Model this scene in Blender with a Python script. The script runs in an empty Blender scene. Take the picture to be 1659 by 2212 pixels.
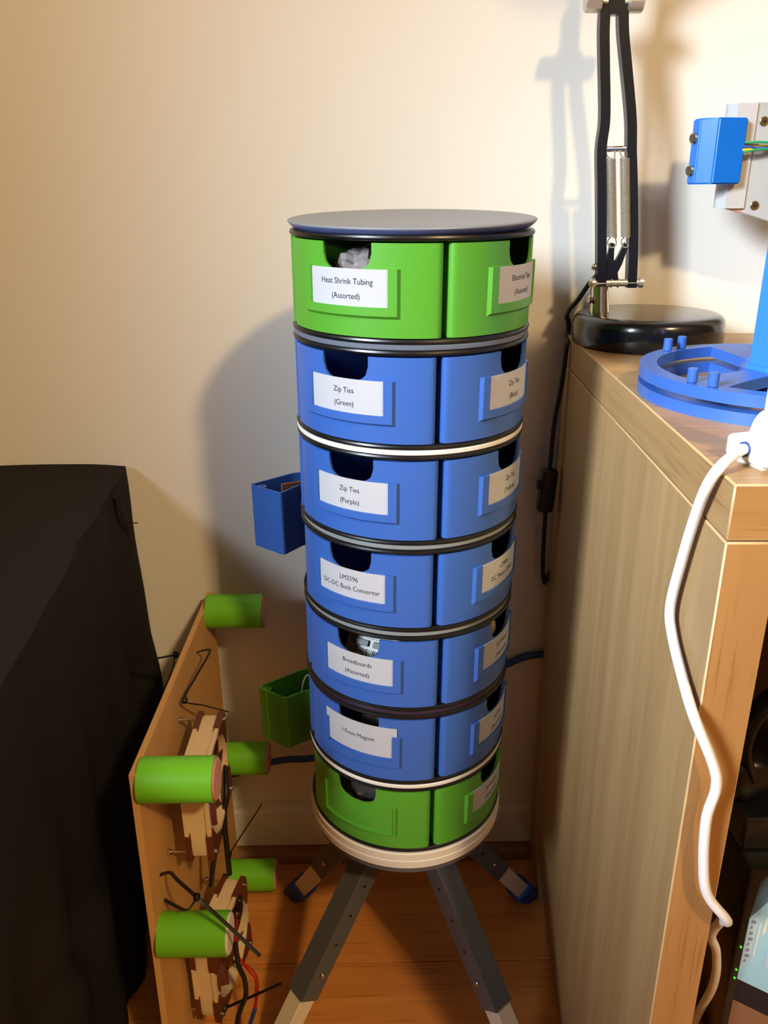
import bpy, bmesh, math, random
from mathutils import Vector, Matrix, noise
random.seed(7)
sc = bpy.context.scene
COL = sc.collection
PI = math.pi
rad = math.radians

# ------------------------------------------------------------------ camera
W, H = 1659, 2212
FPX = 1749.0
pitch, yaw, roll = rad(21.5852), rad(.4315), rad(.6249)
fw = Vector((math.sin(yaw)*math.cos(pitch), math.cos(yaw)*math.cos(pitch), -math.sin(pitch)))
rt = Vector((math.cos(yaw), -math.sin(yaw), 0)); dn = fw.cross(rt)
r2 = rt*math.cos(roll)+dn*math.sin(roll); d2 = -rt*math.sin(roll)+dn*math.cos(roll)
cam_d = bpy.data.cameras.new('camera'); cam = bpy.data.objects.new('camera', cam_d); COL.objects.link(cam)
m = Matrix((r2, -d2, -fw)).transposed().to_4x4(); m.translation = Vector((0, 0, .8826))
cam.matrix_world = m
cam_d.sensor_fit = 'HORIZONTAL'; cam_d.sensor_width = 36; cam_d.lens = FPX/W*36
cam_d.clip_start = .02
sc.camera = cam

# ------------------------------------------------------------------ world, lights, exposure
wd = bpy.data.worlds.new('sky'); sc.world = wd; wd.use_nodes = True
wd.node_tree.nodes['Background'].inputs[0].default_value = (.75, .87, 1, 1)
wd.node_tree.nodes['Background'].inputs[1].default_value = 1.0
def area(name, loc, target, sx, sy, power, color, spread=180):
    l = bpy.data.lights.new(name, 'AREA'); l.shape = 'RECTANGLE'; l.size = sx; l.size_y = sy
    l.energy = power; l.color = color; l.spread = rad(spread)
    o = bpy.data.objects.new(name, l); COL.objects.link(o); o.location = loc
    o.rotation_euler = (Vector(target)-Vector(loc)).to_track_quat('-Z', 'Y').to_euler()
    return o
# daylight coming in through the window of the left wall
area('window_daylight', (-1.45, -.85, 1.68), (.56, .745, .70), .5, .7, 6.3, (.76, .88, 1.0), 31)
# the warm ceiling lamp behind the photographer, to the right
LAMP = Vector((1.2, -1.5, 2.72))
pl = bpy.data.lights.new('ceiling_bulb', 'POINT'); pl.energy = 228; pl.color = (1.0, .73, .37); pl.shadow_soft_size = .10
plo = bpy.data.objects.new('ceiling_bulb', pl); COL.objects.link(plo); plo.location = LAMP
vs = sc.view_settings
vs.view_transform = 'Standard'; vs.look = 'None'; vs.gamma = 1; vs.use_curve_mapping = False
vs.exposure = 0.0

# ------------------------------------------------------------------ materials
def lin(c):
    return tuple(((v/255)/12.92 if v/255 <= .04045 else ((v/255+.055)/1.055)**2.4) for v in c)+(1,)
def mat(name, rgb, rough=.5, metal=0, spec=.5, bump=0, bscale=80, var=0, vscale=20, coat=0, subs=0, aniso=(1, 1, 1)):
    mm = bpy.data.materials.new(name); mm.use_nodes = True
    nt = mm.node_tree; b = nt.nodes['Principled BSDF']; c = lin(rgb)
    b.inputs['Base Color'].default_value = c; b.inputs['Roughness'].default_value = rough
    b.inputs['Metallic'].default_value = metal; b.inputs['Specular IOR Level'].default_value = spec
    b.inputs['Coat Weight'].default_value = coat
    if subs: b.inputs['Subsurface Weight'].default_value = subs; b.inputs['Subsurface Scale'].default_value = .01
    if bump or var:
        tc = nt.nodes.new('ShaderNodeTexCoord'); mp = nt.nodes.new('ShaderNodeMapping')
        mp.inputs['Scale'].default_value = aniso; nt.links.new(tc.outputs['Object'], mp.inputs[0])
    if bump:
        n = nt.nodes.new('ShaderNodeTexNoise'); n.inputs['Scale'].default_value = bscale; n.inputs['Detail'].default_value = 3
        nt.links.new(mp.outputs[0], n.inputs['Vector'])
        bp = nt.nodes.new('ShaderNodeBump'); bp.inputs['Strength'].default_value = bump; bp.inputs['Distance'].default_value = .001
        nt.links.new(n.outputs['Fac'], bp.inputs['Height']); nt.links.new(bp.outputs[0], b.inputs['Normal'])
    if var:
        n = nt.nodes.new('ShaderNodeTexNoise'); n.inputs['Scale'].default_value = vscale; n.inputs['Detail'].default_value = 4
        nt.links.new(mp.outputs[0], n.inputs['Vector'])
        mr = nt.nodes.new('ShaderNodeMapRange'); mr.inputs[1].default_value = .3; mr.inputs[2].default_value = .7
        mr.inputs[3].default_value = 1-var; mr.inputs[4].default_value = 1+var
        nt.links.new(n.outputs['Fac'], mr.inputs[0])
        mx = nt.nodes.new('ShaderNodeVectorMath'); mx.operation = 'SCALE'
        mx.inputs[0].default_value = c[:3]; nt.links.new(mr.outputs[0], mx.inputs['Scale'])
        nt.links.new(mx.outputs[0], b.inputs['Base Color'])
    return mm
def wood(name, c1, c2, dark, axis, rough=.45, sc_=1.0, per_obj=False):
    """printed wood grain running along one axis"""
    mm = bpy.data.materials.new(name); mm.use_nodes = True
    nt = mm.node_tree; b = nt.nodes['Principled BSDF']; b.inputs['Roughness'].default_value = rough
    tc = nt.nodes.new('ShaderNodeTexCoord'); mp = nt.nodes.new('ShaderNodeMapping')
    s = [34*sc_]*3; s[axis] = 1.6*sc_; mp.inputs['Scale'].default_value = s
    nt.links.new(tc.outputs['Object'], mp.inputs[0])
    if per_obj:
        oi = nt.nodes.new('ShaderNodeObjectInfo'); sm = nt.nodes.new('ShaderNodeMath'); sm.operation = 'MULTIPLY'; sm.inputs[1].default_value = 40
        nt.links.new(oi.outputs['Random'], sm.inputs[0])
        cb = nt.nodes.new('ShaderNodeCombineXYZ')
        for i in range(3): nt.links.new(sm.outputs[0], cb.inputs[i])
        nt.links.new(cb.outputs[0], mp.inputs['Location'])
    n1 = nt.nodes.new('ShaderNodeTexNoise'); n1.inputs['Scale'].default_value = 1.0; n1.inputs['Detail'].default_value = 5; n1.inputs['Distortion'].default_value = .6
    nt.links.new(mp.outputs[0], n1.inputs['Vector'])
    cr = nt.nodes.new('ShaderNodeValToRGB'); cr.color_ramp.elements[0].position = .32; cr.color_ramp.elements[1].position = .68
    cr.color_ramp.elements[0].color = lin(c1); cr.color_ramp.elements[1].color = lin(c2)
    nt.links.new(n1.outputs['Fac'], cr.inputs[0])
    mp2 = nt.nodes.new('ShaderNodeMapping'); s2 = [360*sc_]*3; s2[axis] = 14*sc_; mp2.inputs['Scale'].default_value = s2
    nt.links.new(tc.outputs['Object'], mp2.inputs[0])
    n2 = nt.nodes.new('ShaderNodeTexNoise'); n2.inputs['Scale'].default_value = 1.0; n2.inputs['Detail'].default_value = 2
    nt.links.new(mp2.outputs[0], n2.inputs['Vector'])
    mr = nt.nodes.new('ShaderNodeMapRange'); mr.inputs[1].default_value = .56; mr.inputs[2].default_value = .70; mr.inputs[3].default_value = 0; mr.inputs[4].default_value = .45
    nt.links.new(n2.outputs['Fac'], mr.inputs[0])
    mx = nt.nodes.new('ShaderNodeMix'); mx.data_type = 'RGBA'
    nt.links.new(mr.outputs[0], mx.inputs['Factor']); nt.links.new(cr.outputs[0], mx.inputs[6]); mx.inputs[7].default_value = lin(dark)
    nt.links.new(mx.outputs[2], b.inputs['Base Color'])
    bp = nt.nodes.new('ShaderNodeBump'); bp.inputs['Strength'].default_value = .12; bp.inputs['Distance'].default_value = .001
    nt.links.new(n1.outputs['Fac'], bp.inputs['Height']); nt.links.new(bp.outputs[0], b.inputs['Normal'])
    return mm
def film(name, tint, alpha=.45, rough=.08):
    """clear crumpled plastic film"""
    mm = bpy.data.materials.new(name); mm.use_nodes = True
    nt = mm.node_tree; b = nt.nodes['Principled BSDF']
    b.inputs['Base Color'].default_value = lin(tint); b.inputs['Roughness'].default_value = rough
    b.inputs['Specular IOR Level'].default_value = 1.0; b.inputs['Coat Weight'].default_value = 1
    b.inputs['Alpha'].default_value = alpha
    return mm

M = {}
M['wall'] = mat('wall_paint', (226, 220, 210), .75, spec=.25, bump=.16, bscale=210, var=.012, vscale=3)
M['skirting'] = mat('white_gloss_paint', (214, 208, 198), .35)
M['ceiling'] = mat('ceiling_paint', (136, 130, 122), .9)
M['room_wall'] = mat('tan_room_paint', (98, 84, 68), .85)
M['blue'] = mat('blue_printed_plastic', (56, 98, 176), .34, bump=.05, bscale=60, aniso=(2, 2, 40), subs=.04)
M['green'] = mat('green_printed_plastic', (82, 154, 45), .36, bump=.05, bscale=60, aniso=(2, 2, 40), subs=.04)
M['roller_green'] = mat('warm_lit_green_sleeve', (104, 182, 34), .4)  # green brightened and yellowed, strong warm light put into the roller colour
M['black'] = mat('black_plastic', (16, 16, 18), .32)
M['lid'] = mat('slate_lid_plastic', (120, 124, 132), .42, bump=.04, bscale=120)
M['lid_edge'] = mat('slate_blue_plastic', (76, 92, 140), .4)
M['ring_slate'] = mat('ring_slate', (96, 104, 118), .4)
M['ring_white'] = mat('ring_white', (228, 224, 214), .4)
M['ring_grey'] = mat('ring_grey', (132, 138, 138), .35)
M['ring_purple'] = mat('ring_purple', (52, 38, 58), .35)
M['base_white'] = mat('white_printed_plastic', (222, 212, 198), .45, bump=.1, bscale=50, aniso=(1, 1, 60))
M['grey'] = mat('dark_grey_plastic', (88, 90, 94), .5)
M['leg_dark'] = mat('dark_grey_tube', (80, 82, 86), .48, bump=.05, bscale=120)
M['leg_white'] = mat('white_tube', (216, 204, 186), .5)
M['foot'] = mat('blue_rubber', (24, 62, 140), .6)
M['paper'] = mat('label_paper', (182, 183, 189), .8, spec=.2)
M['ink'] = mat('label_ink', (30, 30, 40), .8, spec=.1)
M['steel'] = mat('bright_steel', (200, 196, 188), .25, metal=1)
M['nickel'] = mat('warm_nickel', (206, 198, 180), .36, metal=.75)
M['chrome'] = mat('chrome', (212, 206, 196), .12, metal=1)
M['gloss_black'] = mat('black_gloss_enamel', (15, 16, 18), .20, coat=.3)
M['satin_black'] = mat('black_satin_enamel', (20, 21, 24), .3)
M['cord'] = mat('black_rubber', (15, 15, 16), .5)
M['board'] = mat('brown_hardboard', (200, 146, 80), .7, var=.06, vscale=25, bump=.08, bscale=200)
M['board_edge'] = mat('hardboard_edge', (198, 150, 92), .8)
M['card_core'] = mat('pinkish_card_core', (196, 140, 120), .8, var=.06, vscale=60)
M['roller_white'] = mat('off_white_core', (214, 204, 184), .6)
M['beige'] = mat('fan_beige', (216, 190, 150), .38)
M['brown'] = mat('fan_brown', (92, 42, 26), .4)
M['red'] = mat('red_wire', (176, 24, 22), .4)
M['bluew'] = mat('blue_wire', (36, 72, 150), .4)
M['greenw'] = mat('green_wire', (20, 150, 96), .4)
M['yelloww'] = mat('yellow_wire', (214, 178, 40), .4)
M['drape'] = mat('black_cloth', (34, 31, 31), .92, spec=.15, bump=.25, bscale=500, var=.12, vscale=8)
M['blue_cable'] = mat('blue_network_cable', (26, 62, 132), .45)
M['azure'] = mat('azure_printed_plastic', (0, 104, 204), .36)
M['alu'] = mat('brushed_aluminium', (196, 196, 198), .45, metal=.3, var=.05, vscale=20)
M['zinc'] = mat('zinc_plate', (184, 188, 192), .42, metal=.3, var=.07, vscale=30)
M['brass'] = mat('yellow_zinc_screw', (176, 164, 116), .3, metal=1)
M['clear_blue'] = mat('pale_blue_plastic', (52, 120, 226), .4, subs=.1)
M['white_plastic'] = mat('white_plastic', (240, 240, 238), .35)
M['cable_white'] = mat('white_cable', (228, 226, 224), .45)
M['teal'] = mat('teal_printed_card', (150, 186, 190), .4, var=.06, vscale=12)
M['teal_label'] = mat('pale_label_print', (206, 198, 176), .6)
M['teal_ink'] = mat('grey_label_print', (120, 124, 118), .6)
M['label_grey'] = mat('pale_grey_print', (176, 184, 180), .6)
M['kraft_brown'] = mat('brown_carton', (128, 84, 50), .7)
M['pcb'] = mat('copper_stripboard', (140, 84, 58), .5)
M['pcb_hole'] = mat('board_holes', (60, 34, 26), .7)
M['breadboard'] = mat('translucent_breadboard', (150, 150, 146), .3)
M['chip'] = mat('dark_chip', (24, 24, 26), .4)
M['kraft'] = mat('kraft_tape', (206, 176, 124), .6)
M['redtube'] = mat('red_tubing', (190, 40, 44), .4)
M['film'] = film('clear_bag_film', (168, 156, 156), .72, .10)
M['film_dark'] = film('antistatic_bag_film', (104, 98, 94), .62)
M['desk_x'] = wood('oak_grain_along_x', (160, 124, 80), (178, 142, 96), (126, 90, 52), 0)
M['desk_y'] = wood('oak_grain_along_y', (150, 116, 72), (168, 134, 88), (116, 84, 48), 1)
M['desk_z'] = wood('oak_grain_upright', (152, 120, 78), (168, 136, 92), (132, 102, 64), 2)
M['desk_front'] = wood('oak_warm_lit_upright', (150, 106, 58), (166, 120, 70), (116, 76, 38), 2)  # same oak veneer, with the warm lamp's orange put into the front's colour
M['desk_front_x'] = wood('oak_warm_lit_level', (150, 106, 58), (166, 120, 70), (116, 76, 38), 0)  # front edge of the top, lamp warmth in its colour as well
M['desk_edge'] = mat('pale_edge_strip', (184, 150, 104), .45)
M['desk_dark'] = mat('dark_back_panel', (92, 70, 50), .7)
M['floor'] = wood('laminate_plank', (176, 108, 48), (202, 132, 66), (134, 76, 30), 0, .34, .8, True)
M['trim_wood'] = wood('wood_quarter_round', (112, 72, 40), (134, 88, 50), (84, 50, 26), 0, .5)
def emit(name, rgb, s):
    mm = bpy.data.materials.new(name); mm.use_nodes = True
    b = mm.node_tree.nodes['Principled BSDF']; b.inputs['Emission Color'].default_value = lin(rgb); b.inputs['Emission Strength'].default_value = s
    b.inputs['Base Color'].default_value = lin(rgb); return mm
M['led'] = emit('green_led', (60, 200, 40), 1.2)
M['bulb'] = emit('lamp_globe', (255, 214, 160), 1)

# ------------------------------------------------------------------ mesh helpers
class MB:
    def __init__(s): s.bm = bmesh.new(); s.mi = 0
    def face(s, vs_):
        try: f = s.bm.faces.new(vs_)
        except ValueError: return None
        f.material_index = s.mi; return f
    def v(s, p): return s.bm.verts.new(p)
    def box(s, c, d, bevel=0, rot=None, seg=2):
        r = bmesh.ops.create_cube(s.bm, size=1); vv = r['verts']
        for v in vv: v.co = Vector((v.co.x*d[0], v.co.y*d[1], v.co.z*d[2]))
        ff = set(f for v in vv for f in v.link_faces)
        if bevel:
            ee = list(set(e for v in vv for e in v.link_edges))
            r2_ = bmesh.ops.bevel(s.bm, geom=ee, offset=bevel, segments=seg, affect='EDGES', profile=.5)
            ff = set(r2_['faces']); vv = list(set(v for f in ff for v in f.verts))
            # faces left from the cube
            for v in vv:
                for f in v.link_faces: ff.add(f)
            vv = list(set(v for f in ff for v in f.verts))
        for f in ff: f.material_index = s.mi
        if rot is not None:
            for v in vv: v.co = rot @ v.co
        for v in vv: v.co += Vector(c)
        return s
    def lathe(s, prof, seg=48, c=(0, 0, 0), rot=None, close=False):
        rings = []
        for (r, z) in prof:
            if r < 1e-6: rings.append([s.v((0, 0, z))])
            else: rings.append([s.v((r*math.cos(2*PI*i/seg), r*math.sin(2*PI*i/seg), z)) for i in range(seg)])
        pairs = list(zip(rings[:-1], rings[1:]))
        if close: pairs.append((rings[-1], rings[0]))
        for a, b in pairs:
            for i in range(seg):
                j = (i+1) % seg
                if len(a) == 1 and len(b) == 1: continue
                if len(a) == 1: s.face((a[0], b[j], b[i]))
                elif len(b) == 1: s.face((a[i], a[j], b[0]))
                else: s.face((a[i], a[j], b[j], b[i]))
        for rg in rings:
            for v in rg:
                if rot is not None: v.co = rot @ v.co
                v.co += Vector(c)
        return s
    def cyl(s, p0, p1, r, seg=16, r1=None, bev=0):
        p0 = Vector(p0); p1 = Vector(p1); L = (p1-p0).length; r1 = r if r1 is None else r1
        q = (p1-p0).to_track_quat('Z', 'Y').to_matrix()
        if bev: pr = [(0, 0), (r-bev, 0), (r, bev), (r1, L-bev), (r1-bev, L), (0, L)]
        else: pr = [(0, 0), (r, 0), (r1, L), (0, L)]
        return s.lathe(pr, seg, p0, q)
    def tube(s, pts, r, seg=8, n=6, flat=None, cap=True):
        P = smooth_path(pts, n) if n > 1 else [Vector(p) for p in pts]
        tan = [(P[min(i+1, len(P)-1)]-P[max(i-1, 0)]).normalized() for i in range(len(P))]
        up = Vector((0, 0, 1)) if abs(tan[0].z) < .9 else Vector((1, 0, 0))
        nrm = (up-tan[0]*up.dot(tan[0])).normalized(); rings = []
        for i, p in enumerate(P):
            nrm = (nrm-tan[i]*nrm.dot(tan[i])).normalized(); b = tan[i].cross(nrm)
            a_, b_ = (r, r) if flat is None else flat
            rings.append([s.v(p+nrm*a_*math.cos(2*PI*k/seg)+b*b_*math.sin(2*PI*k/seg)) for k in range(seg)])
        for a, b in zip(rings[:-1], rings[1:]):
            for k in range(seg): s.face((a[k], a[(k+1) % seg], b[(k+1) % seg], b[k]))
        if cap: s.face(rings[0][::-1]); s.face(rings[-1])
        return s
    def prism(s, poly, z0, z1, T=None):
        T = T or (lambda p: p)
        a = [s.v(T(Vector((x, y, z0)))) for x, y in poly]; b = [s.v(T(Vector((x, y, z1)))) for x, y in poly]
        n = len(poly)
        for i in range(n): s.face((a[i], a[(i+1) % n], b[(i+1) % n], b[i]))
        s.face(a[::-1]); s.face(b); return s
    def ring_prism(s, outer, inner, z0, z1, T=None):
        T = T or (lambda p: p)
        n = len(outer); L = []
        for poly, z in ((outer, z0), (outer, z1), (inner, z1), (inner, z0)):
            L.append([s.v(T(Vector((x, y, z)))) for x, y in poly])
        for k in range(4):
            a, b = L[k], L[(k+1) % 4]
            for i in range(n): s.face((a[i], a[(i+1) % n], b[(i+1) % n], b[i]))
        return s
    def sphere(s, c, r, sub=2, scale=(1, 1, 1)):
        rr = bmesh.ops.create_icosphere(s.bm, subdivisions=sub, radius=r)
        for v in rr['verts']: v.co = Vector((v.co.x*scale[0], v.co.y*scale[1], v.co.z*scale[2]))+Vector(c)
        for f in set(f for v in rr['verts'] for f in v.link_faces): f.material_index = s.mi
        return s
def smooth_path(pts, n):
    P = [Vector(p) for p in pts]; out = []
    for i in range(len(P)-1):
        p0 = P[max(i-1, 0)]; p1 = P[i]; p2 = P[i+1]; p3 = P[min(i+2, len(P)-1)]
        for k in range(n):
            t = k/n
            out.append(.5*((2*p1)+(p2-p0)*t+(2*p0-5*p1+4*p2-p3)*t*t+(3*p1-p0-3*p2+p3)*t**3))
    out.append(P[-1]); return out
def ob(name, mb, mats, parent=None, angle=40, recalc=True, loc=None):
    me = bpy.data.meshes.new(name)
    if recalc: bmesh.ops.recalc_face_normals(mb.bm, faces=mb.bm.faces[:])
    mb.bm.to_mesh(me); mb.bm.free()
    for k in (mats if isinstance(mats, (list, tuple)) else [mats]): me.materials.append(M[k])
    for p in me.polygons: p.use_smooth = True
    me.set_sharp_from_angle(angle=rad(angle))
    o = bpy.data.objects.new(name, me); COL.objects.link(o)
    if parent: o.parent = parent
    if loc is not None: o.location = loc
    return o
def thing(name, label, cat, loc=(0, 0, 0), rot=(0, 0, 0), group=None):
    o = bpy.data.objects.new(name, None); COL.objects.link(o); o.location = loc; o.rotation_euler = rot
    o.empty_display_size = .02; tag(o, label, cat, group); return o
def tag(o, label, cat, group=None):
    o['label'] = label; o['category'] = cat
    if group: o['group'] = group
    return o
def struct(o): o['kind'] = 'structure'; return o
def box_ob(name, c, d, mats, parent=None, bevel=.001, rot=None, seg=1):
    b = MB(); b.box((0, 0, 0), d, bevel, rot, seg); return ob(name, b, mats, parent, loc=c)

# ------------------------------------------------------------------ room
YW = .9135
X0, X1, Y0, Z1 = -1.5, 2.4, -2.4, 3.0
fb = MB(); fb.box((0, (Y0+YW)/2, -.02), (X1-X0+.2, YW-Y0+.2, .016)); floor = struct(ob('floor', fb, 'trim_wood'))
# laminate planks, 195 mm wide, one joint line at y = .724
pw = .195; y = .724+pw; row = 0
plank_mesh = {}
while y > Y0+.01:
    y0p = max(y-pw, Y0); y1p = min(y, YW)
    x = X0-((row*.47) % 1.2); k = 0
    while x < X1:
        xa, xb = max(x, X0), min(x+1.2, X1)
        if xb-xa > .02:
            b = MB(); b.box((0, 0, 0), (xb-xa-.0008, y1p-y0p-.0008, .012), .0009, None, 1)
            ob('plank', b, 'floor', floor, loc=((xa+xb)/2, (y0p+y1p)/2, -.006))
        x += 1.2
    y -= pw; row += 1
w = box_ob('wall_back', ((X0+X1)/2, YW+.05, Z1/2), (X1-X0+.2, .1, Z1), 'wall', bevel=0); struct(w)
w = box_ob('wall_right', (X1+.05, (Y0+YW)/2, Z1/2), (.1, YW-Y0, Z1), 'room_wall', bevel=0); struct(w)
w = box_ob('wall_front', ((X0+X1)/2, Y0-.05, Z1/2), (X1-X0+.2, .1, Z1), 'room_wall', bevel=0); struct(w)
b = MB()   # left wall with the window opening
wy0, wy1, wz0, wz1 = -1.35, -.35, 1.15, 2.2
b.box((X0-.05, (Y0+wy0)/2, Z1/2), (.1, wy0-Y0, Z1)); b.box((X0-.05, (wy1+YW)/2, Z1/2), (.1, YW-wy1, Z1))
b.box((X0-.05, (wy0+wy1)/2, wz0/2), (.1, wy1-wy0, wz0)); b.box((X0-.05, (wy0+wy1)/2, (wz1+Z1)/2), (.1, wy1-wy0, Z1-wz1))
struct(ob('wall_left', b, 'room_wall'))
b = MB(); b.box((X0-.03, wy0+.025, (wz0+wz1)/2), (.05, .05, wz1-wz0)); b.box((X0-.03, wy1-.025, (wz0+wz1)/2), (.05, .05, wz1-wz0))
b.box((X0-.03, (wy0+wy1)/2, wz0+.025), (.05, wy1-wy0-.1, .05)); b.box((X0-.03, (wy0+wy1)/2, wz1-.025), (.05, wy1-wy0-.1, .05)); b.box((X0-.03, (wy0+wy1)/2, (wz0+wz1)/2), (.05, .04, wz1-wz0-.1))
struct(ob('window_1', b, 'skirting'))
struct(box_ob('ceiling', ((X0+X1)/2, (Y0+YW)/2, Z1+.05), (X1-X0+.2, YW-Y0+.2, .1), 'ceiling', bevel=0))
def extrude_x(mb, prof, xa, xb):   # profile in (y,z)
    a = [mb.v((xa, p[0], p[1])) for p in prof]; c = [mb.v((xb, p[0], p[1])) for p in prof]; n = len(prof)
    for i in range(n): mb.face((a[i], a[(i+1) % n], c[(i+1) % n], c[i]))
    mb.face(a[::-1]); mb.face(c)
b = MB(); extrude_x(b, [(YW, 0), (YW-.014, 0), (YW-.014, .066), (YW-.012, .074), (YW-.007, .078), (YW-.006, .084), (YW, .087)], X0, X1)
struct(ob('baseboard_back', b, 'skirting', angle=25))
b = MB(); q = [(YW-.014, 0)]+[(YW-.014-.017*math.cos(a*PI/12), .019*math.sin(a*PI/12)) for a in range(0, 7)]
extrude_x(b, q, X0, X1); struct(ob('trim_1', b, 'trim_wood', angle=35))

# ------------------------------------------------------------------ drawer tower
TX, TY = .0222, .7143
tower = thing('drawer_tower', 'tall round tower of blue and green drawers on four grey splayed legs', 'drawer unit', (TX, TY, 0), (.0118, .0098, 0))
R = .1
ringz = [.7751, .6929, .6108, .5288, .4469, .3649]
tops = [.8506]+[z-.0065 for z in ringz]
bots = [z+.0065 for z in ringz]+[.2890]
TI = (Matrix.Translation((TX, TY, 0)) @ Matrix.Rotation(.0098, 4, 'Y') @ Matrix.Rotation(.0118, 4, 'X')).inverted()
tower.rotation_euler = (.0118, .0098, 0)
# lid
b = MB(); b.lathe([(0, .0012), (.0945, .0012), (.0978, .0030), (.1010, .0062), (.1014, .0070), (.1010, .0078), (.099, .0084), (.095, .0083), (0, .0079)], 128)
for f in b.bm.faces:
    f.material_index = 1 if f.calc_center_median().z < .0062 else 0
lid = ob('lid', b, ['lid', 'lid_edge'], tower, 30); lid.location = (0, 0, .8550); lid.rotation_euler = (.030, -.008, 0)
# spools: two black flanges on a core
def spool_mesh(h):
    b = MB()
    for z0 in (-.0045, h):
        b.lathe([(.028, z0), (.0985, z0), (.0998, z0+.0008), (.1003, z0+.00225), (.0998, z0+.0037), (.0985, z0+.0045), (.028, z0+.0045)], 128)
    b.lathe([(.028, -.004), (.031, -.004), (.031, h+.004), (.028, h+.004)], 48, close=True)
    return b
for i in range(7):
    ob('spool', spool_mesh(tops[i]-bots[i]), 'black', tower, 30, loc=(0, 0, bots[i]))
for i, (z, k, rr) in enumerate(zip(ringz, ['ring_slate', 'ring_white', 'ring_grey', 'ring_grey', 'ring_purple', 'ring_white'], [.0996, .1, .0985, .0985, .0985, .1])):
    b = MB(); b.lathe([(.08, -.0020), (rr-.0005, -.0020), (rr, -.0014), (rr, .0014), (rr-.0005, .0020), (.08, .0020)], 128, close=True)
    ob('coupling_ring', b, k, tower, 30, loc=(0, 0, z))
b = MB(); b.lathe([(0, .2650), (.1002, .2650), (.1014, .2662), (.1014, .2705), (.1020, .2710), (.1020, .2750), (.1014, .2755), (.1014, .2832), (.1006, .2842), (0, .2842)], 128)
ob('base_plate', b, 'base_white', tower, 30)
b = MB(); b.lathe([(0, .232), (.04, .232), (.045, .257), (.0985, .258), (.0990, .2648), (0, .2648)], 96)
ob('leg_hub', b, 'grey', tower, 30)

# drawer body in local frame: outward is -Y, x to the right, z 0 at the drawer bottom
HA = rad(43.4)
def arcp(a, r): return (r*math.sin(a), -r*math.cos(a))
NOTCH = rad(12.3)
def drawer_body(h, notch=True):
    b = MB(); r0, t = .0992, .002; ri = .034; rc = .006
    loop = []   # (x,y, ztop) outer path, closed
    arc_a = HA-rc/r0
    left_in = arcp(-HA, ri)
    path = [(*arcp(-HA, ri), h), (*arcp(-HA, .06), h), (*arcp(-HA, r0-rc), h)]
    # rounded corner
    for k in range(1, 6):
        u = k/6; p0 = Vector(arcp(-HA, r0-rc)); p1 = Vector(arcp(-HA, r0)); p2 = Vector(arcp(-arc_a, r0))
        p = p0*(1-u)**2+p1*2*u*(1-u)+p2*u*u; path.append((p.x, p.y, h))
    def seg(a0, a1, n, fz):
        for k in range(n+1):
            u = k/n; a = a0+(a1-a0)*u; path.append((*arcp(a, r0), fz(u)))
    ds, de = .0075, .0130
    if notch:
        seg(-arc_a, -NOTCH, 10, lambda u: h)
        seg(-NOTCH, NOTCH, 22, lambda u: h-ds-de*(max(0, 1-abs(2*u-1)**2.4))**(1/2.4))
        seg(NOTCH, arc_a, 10, lambda u: h)
    else: seg(-arc_a, arc_a, 40, lambda u: h)
    for k in range(1, 6):
        u = k/6; p0 = Vector(arcp(arc_a, r0)); p1 = Vector(arcp(HA, r0)); p2 = Vector(arcp(HA, r0-rc))
        p = p0*(1-u)**2+p1*2*u*(1-u)+p2*u*u; path.append((p.x, p.y, h))
    path += [(*arcp(HA, r0-rc), h), (*arcp(HA, .06), h), (*arcp(HA, ri), h)]
    for k in range(1, 8): path.append((*arcp(HA-2*HA*k/8, ri), h))
    n = len(path); cols = []
    P2 = [Vector(p[:2]) for p in path]
    for i, (x, y_, z) in enumerate(path):
        pa = P2[i-1]; k = i-1
        while (P2[i]-P2[k]).length < 1e-7: k -= 1
        pa = P2[k]; k = (i+1) % n
        while (P2[i]-P2[k]).length < 1e-7: k = (k+1) % n
        pb = P2[k]
        d = (pb-pa).normalized(); nn = Vector((-d.y, d.x))   # inward (path runs anticlockwise seen from above)
        q_ = P2[i]+nn*t
        cols.append((b.v((x, y_, 0)), b.v((x, y_, z)), b.v((q_.x, q_.y, 0)), b.v((q_.x, q_.y, z))))
    for i in range(n):
        a, c = cols[i], cols[(i+1) % n]
        same = (a[0].co-c[0].co).length < 1e-7
        if same:
            b.face((a[1], c[1], c[3], a[3]))
        else:
            b.face((a[0], c[0], c[1], a[1])); b.face((c[2], a[2], a[3], c[3])); b.face((a[1], c[1], c[3], a[3])); b.face((a[0], a[2], c[2], c[0]))
    # floor of the drawer
    top = [b.v((p[0]*.995, p[1]*.995, .002)) for p in path]; low = [b.v((p[0]*.995, p[1]*.995, .0)) for p in path]
    oc = [i for i in range(n)]
    ins = Vector((0, 0))
    nb = 7
    # split: front part indices 2..n-1-nb-3 and back arc
    back = [0]+[n-1-k for k in range(nb)]+[n-1-nb]
    front = list(range(0, n-nb))
    for k in range(len(front)-1):
        i0, i1 = front[k], front[k+1]; u0 = k/(len(front)-1); u1 = (k+1)/(len(front)-1)
        j0 = back[min(int(u0*(len(back)-1)+.5), len(back)-1)]; j1 = back[min(int(u1*(len(back)-1)+.5), len(back)-1)]
        lst = []
        for q_ in (i0, i1, j1, j0):
            if q_ not in lst: lst.append(q_)
        if len(lst) >= 3: b.face([top[q_] for q_ in lst])
    return b
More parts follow.
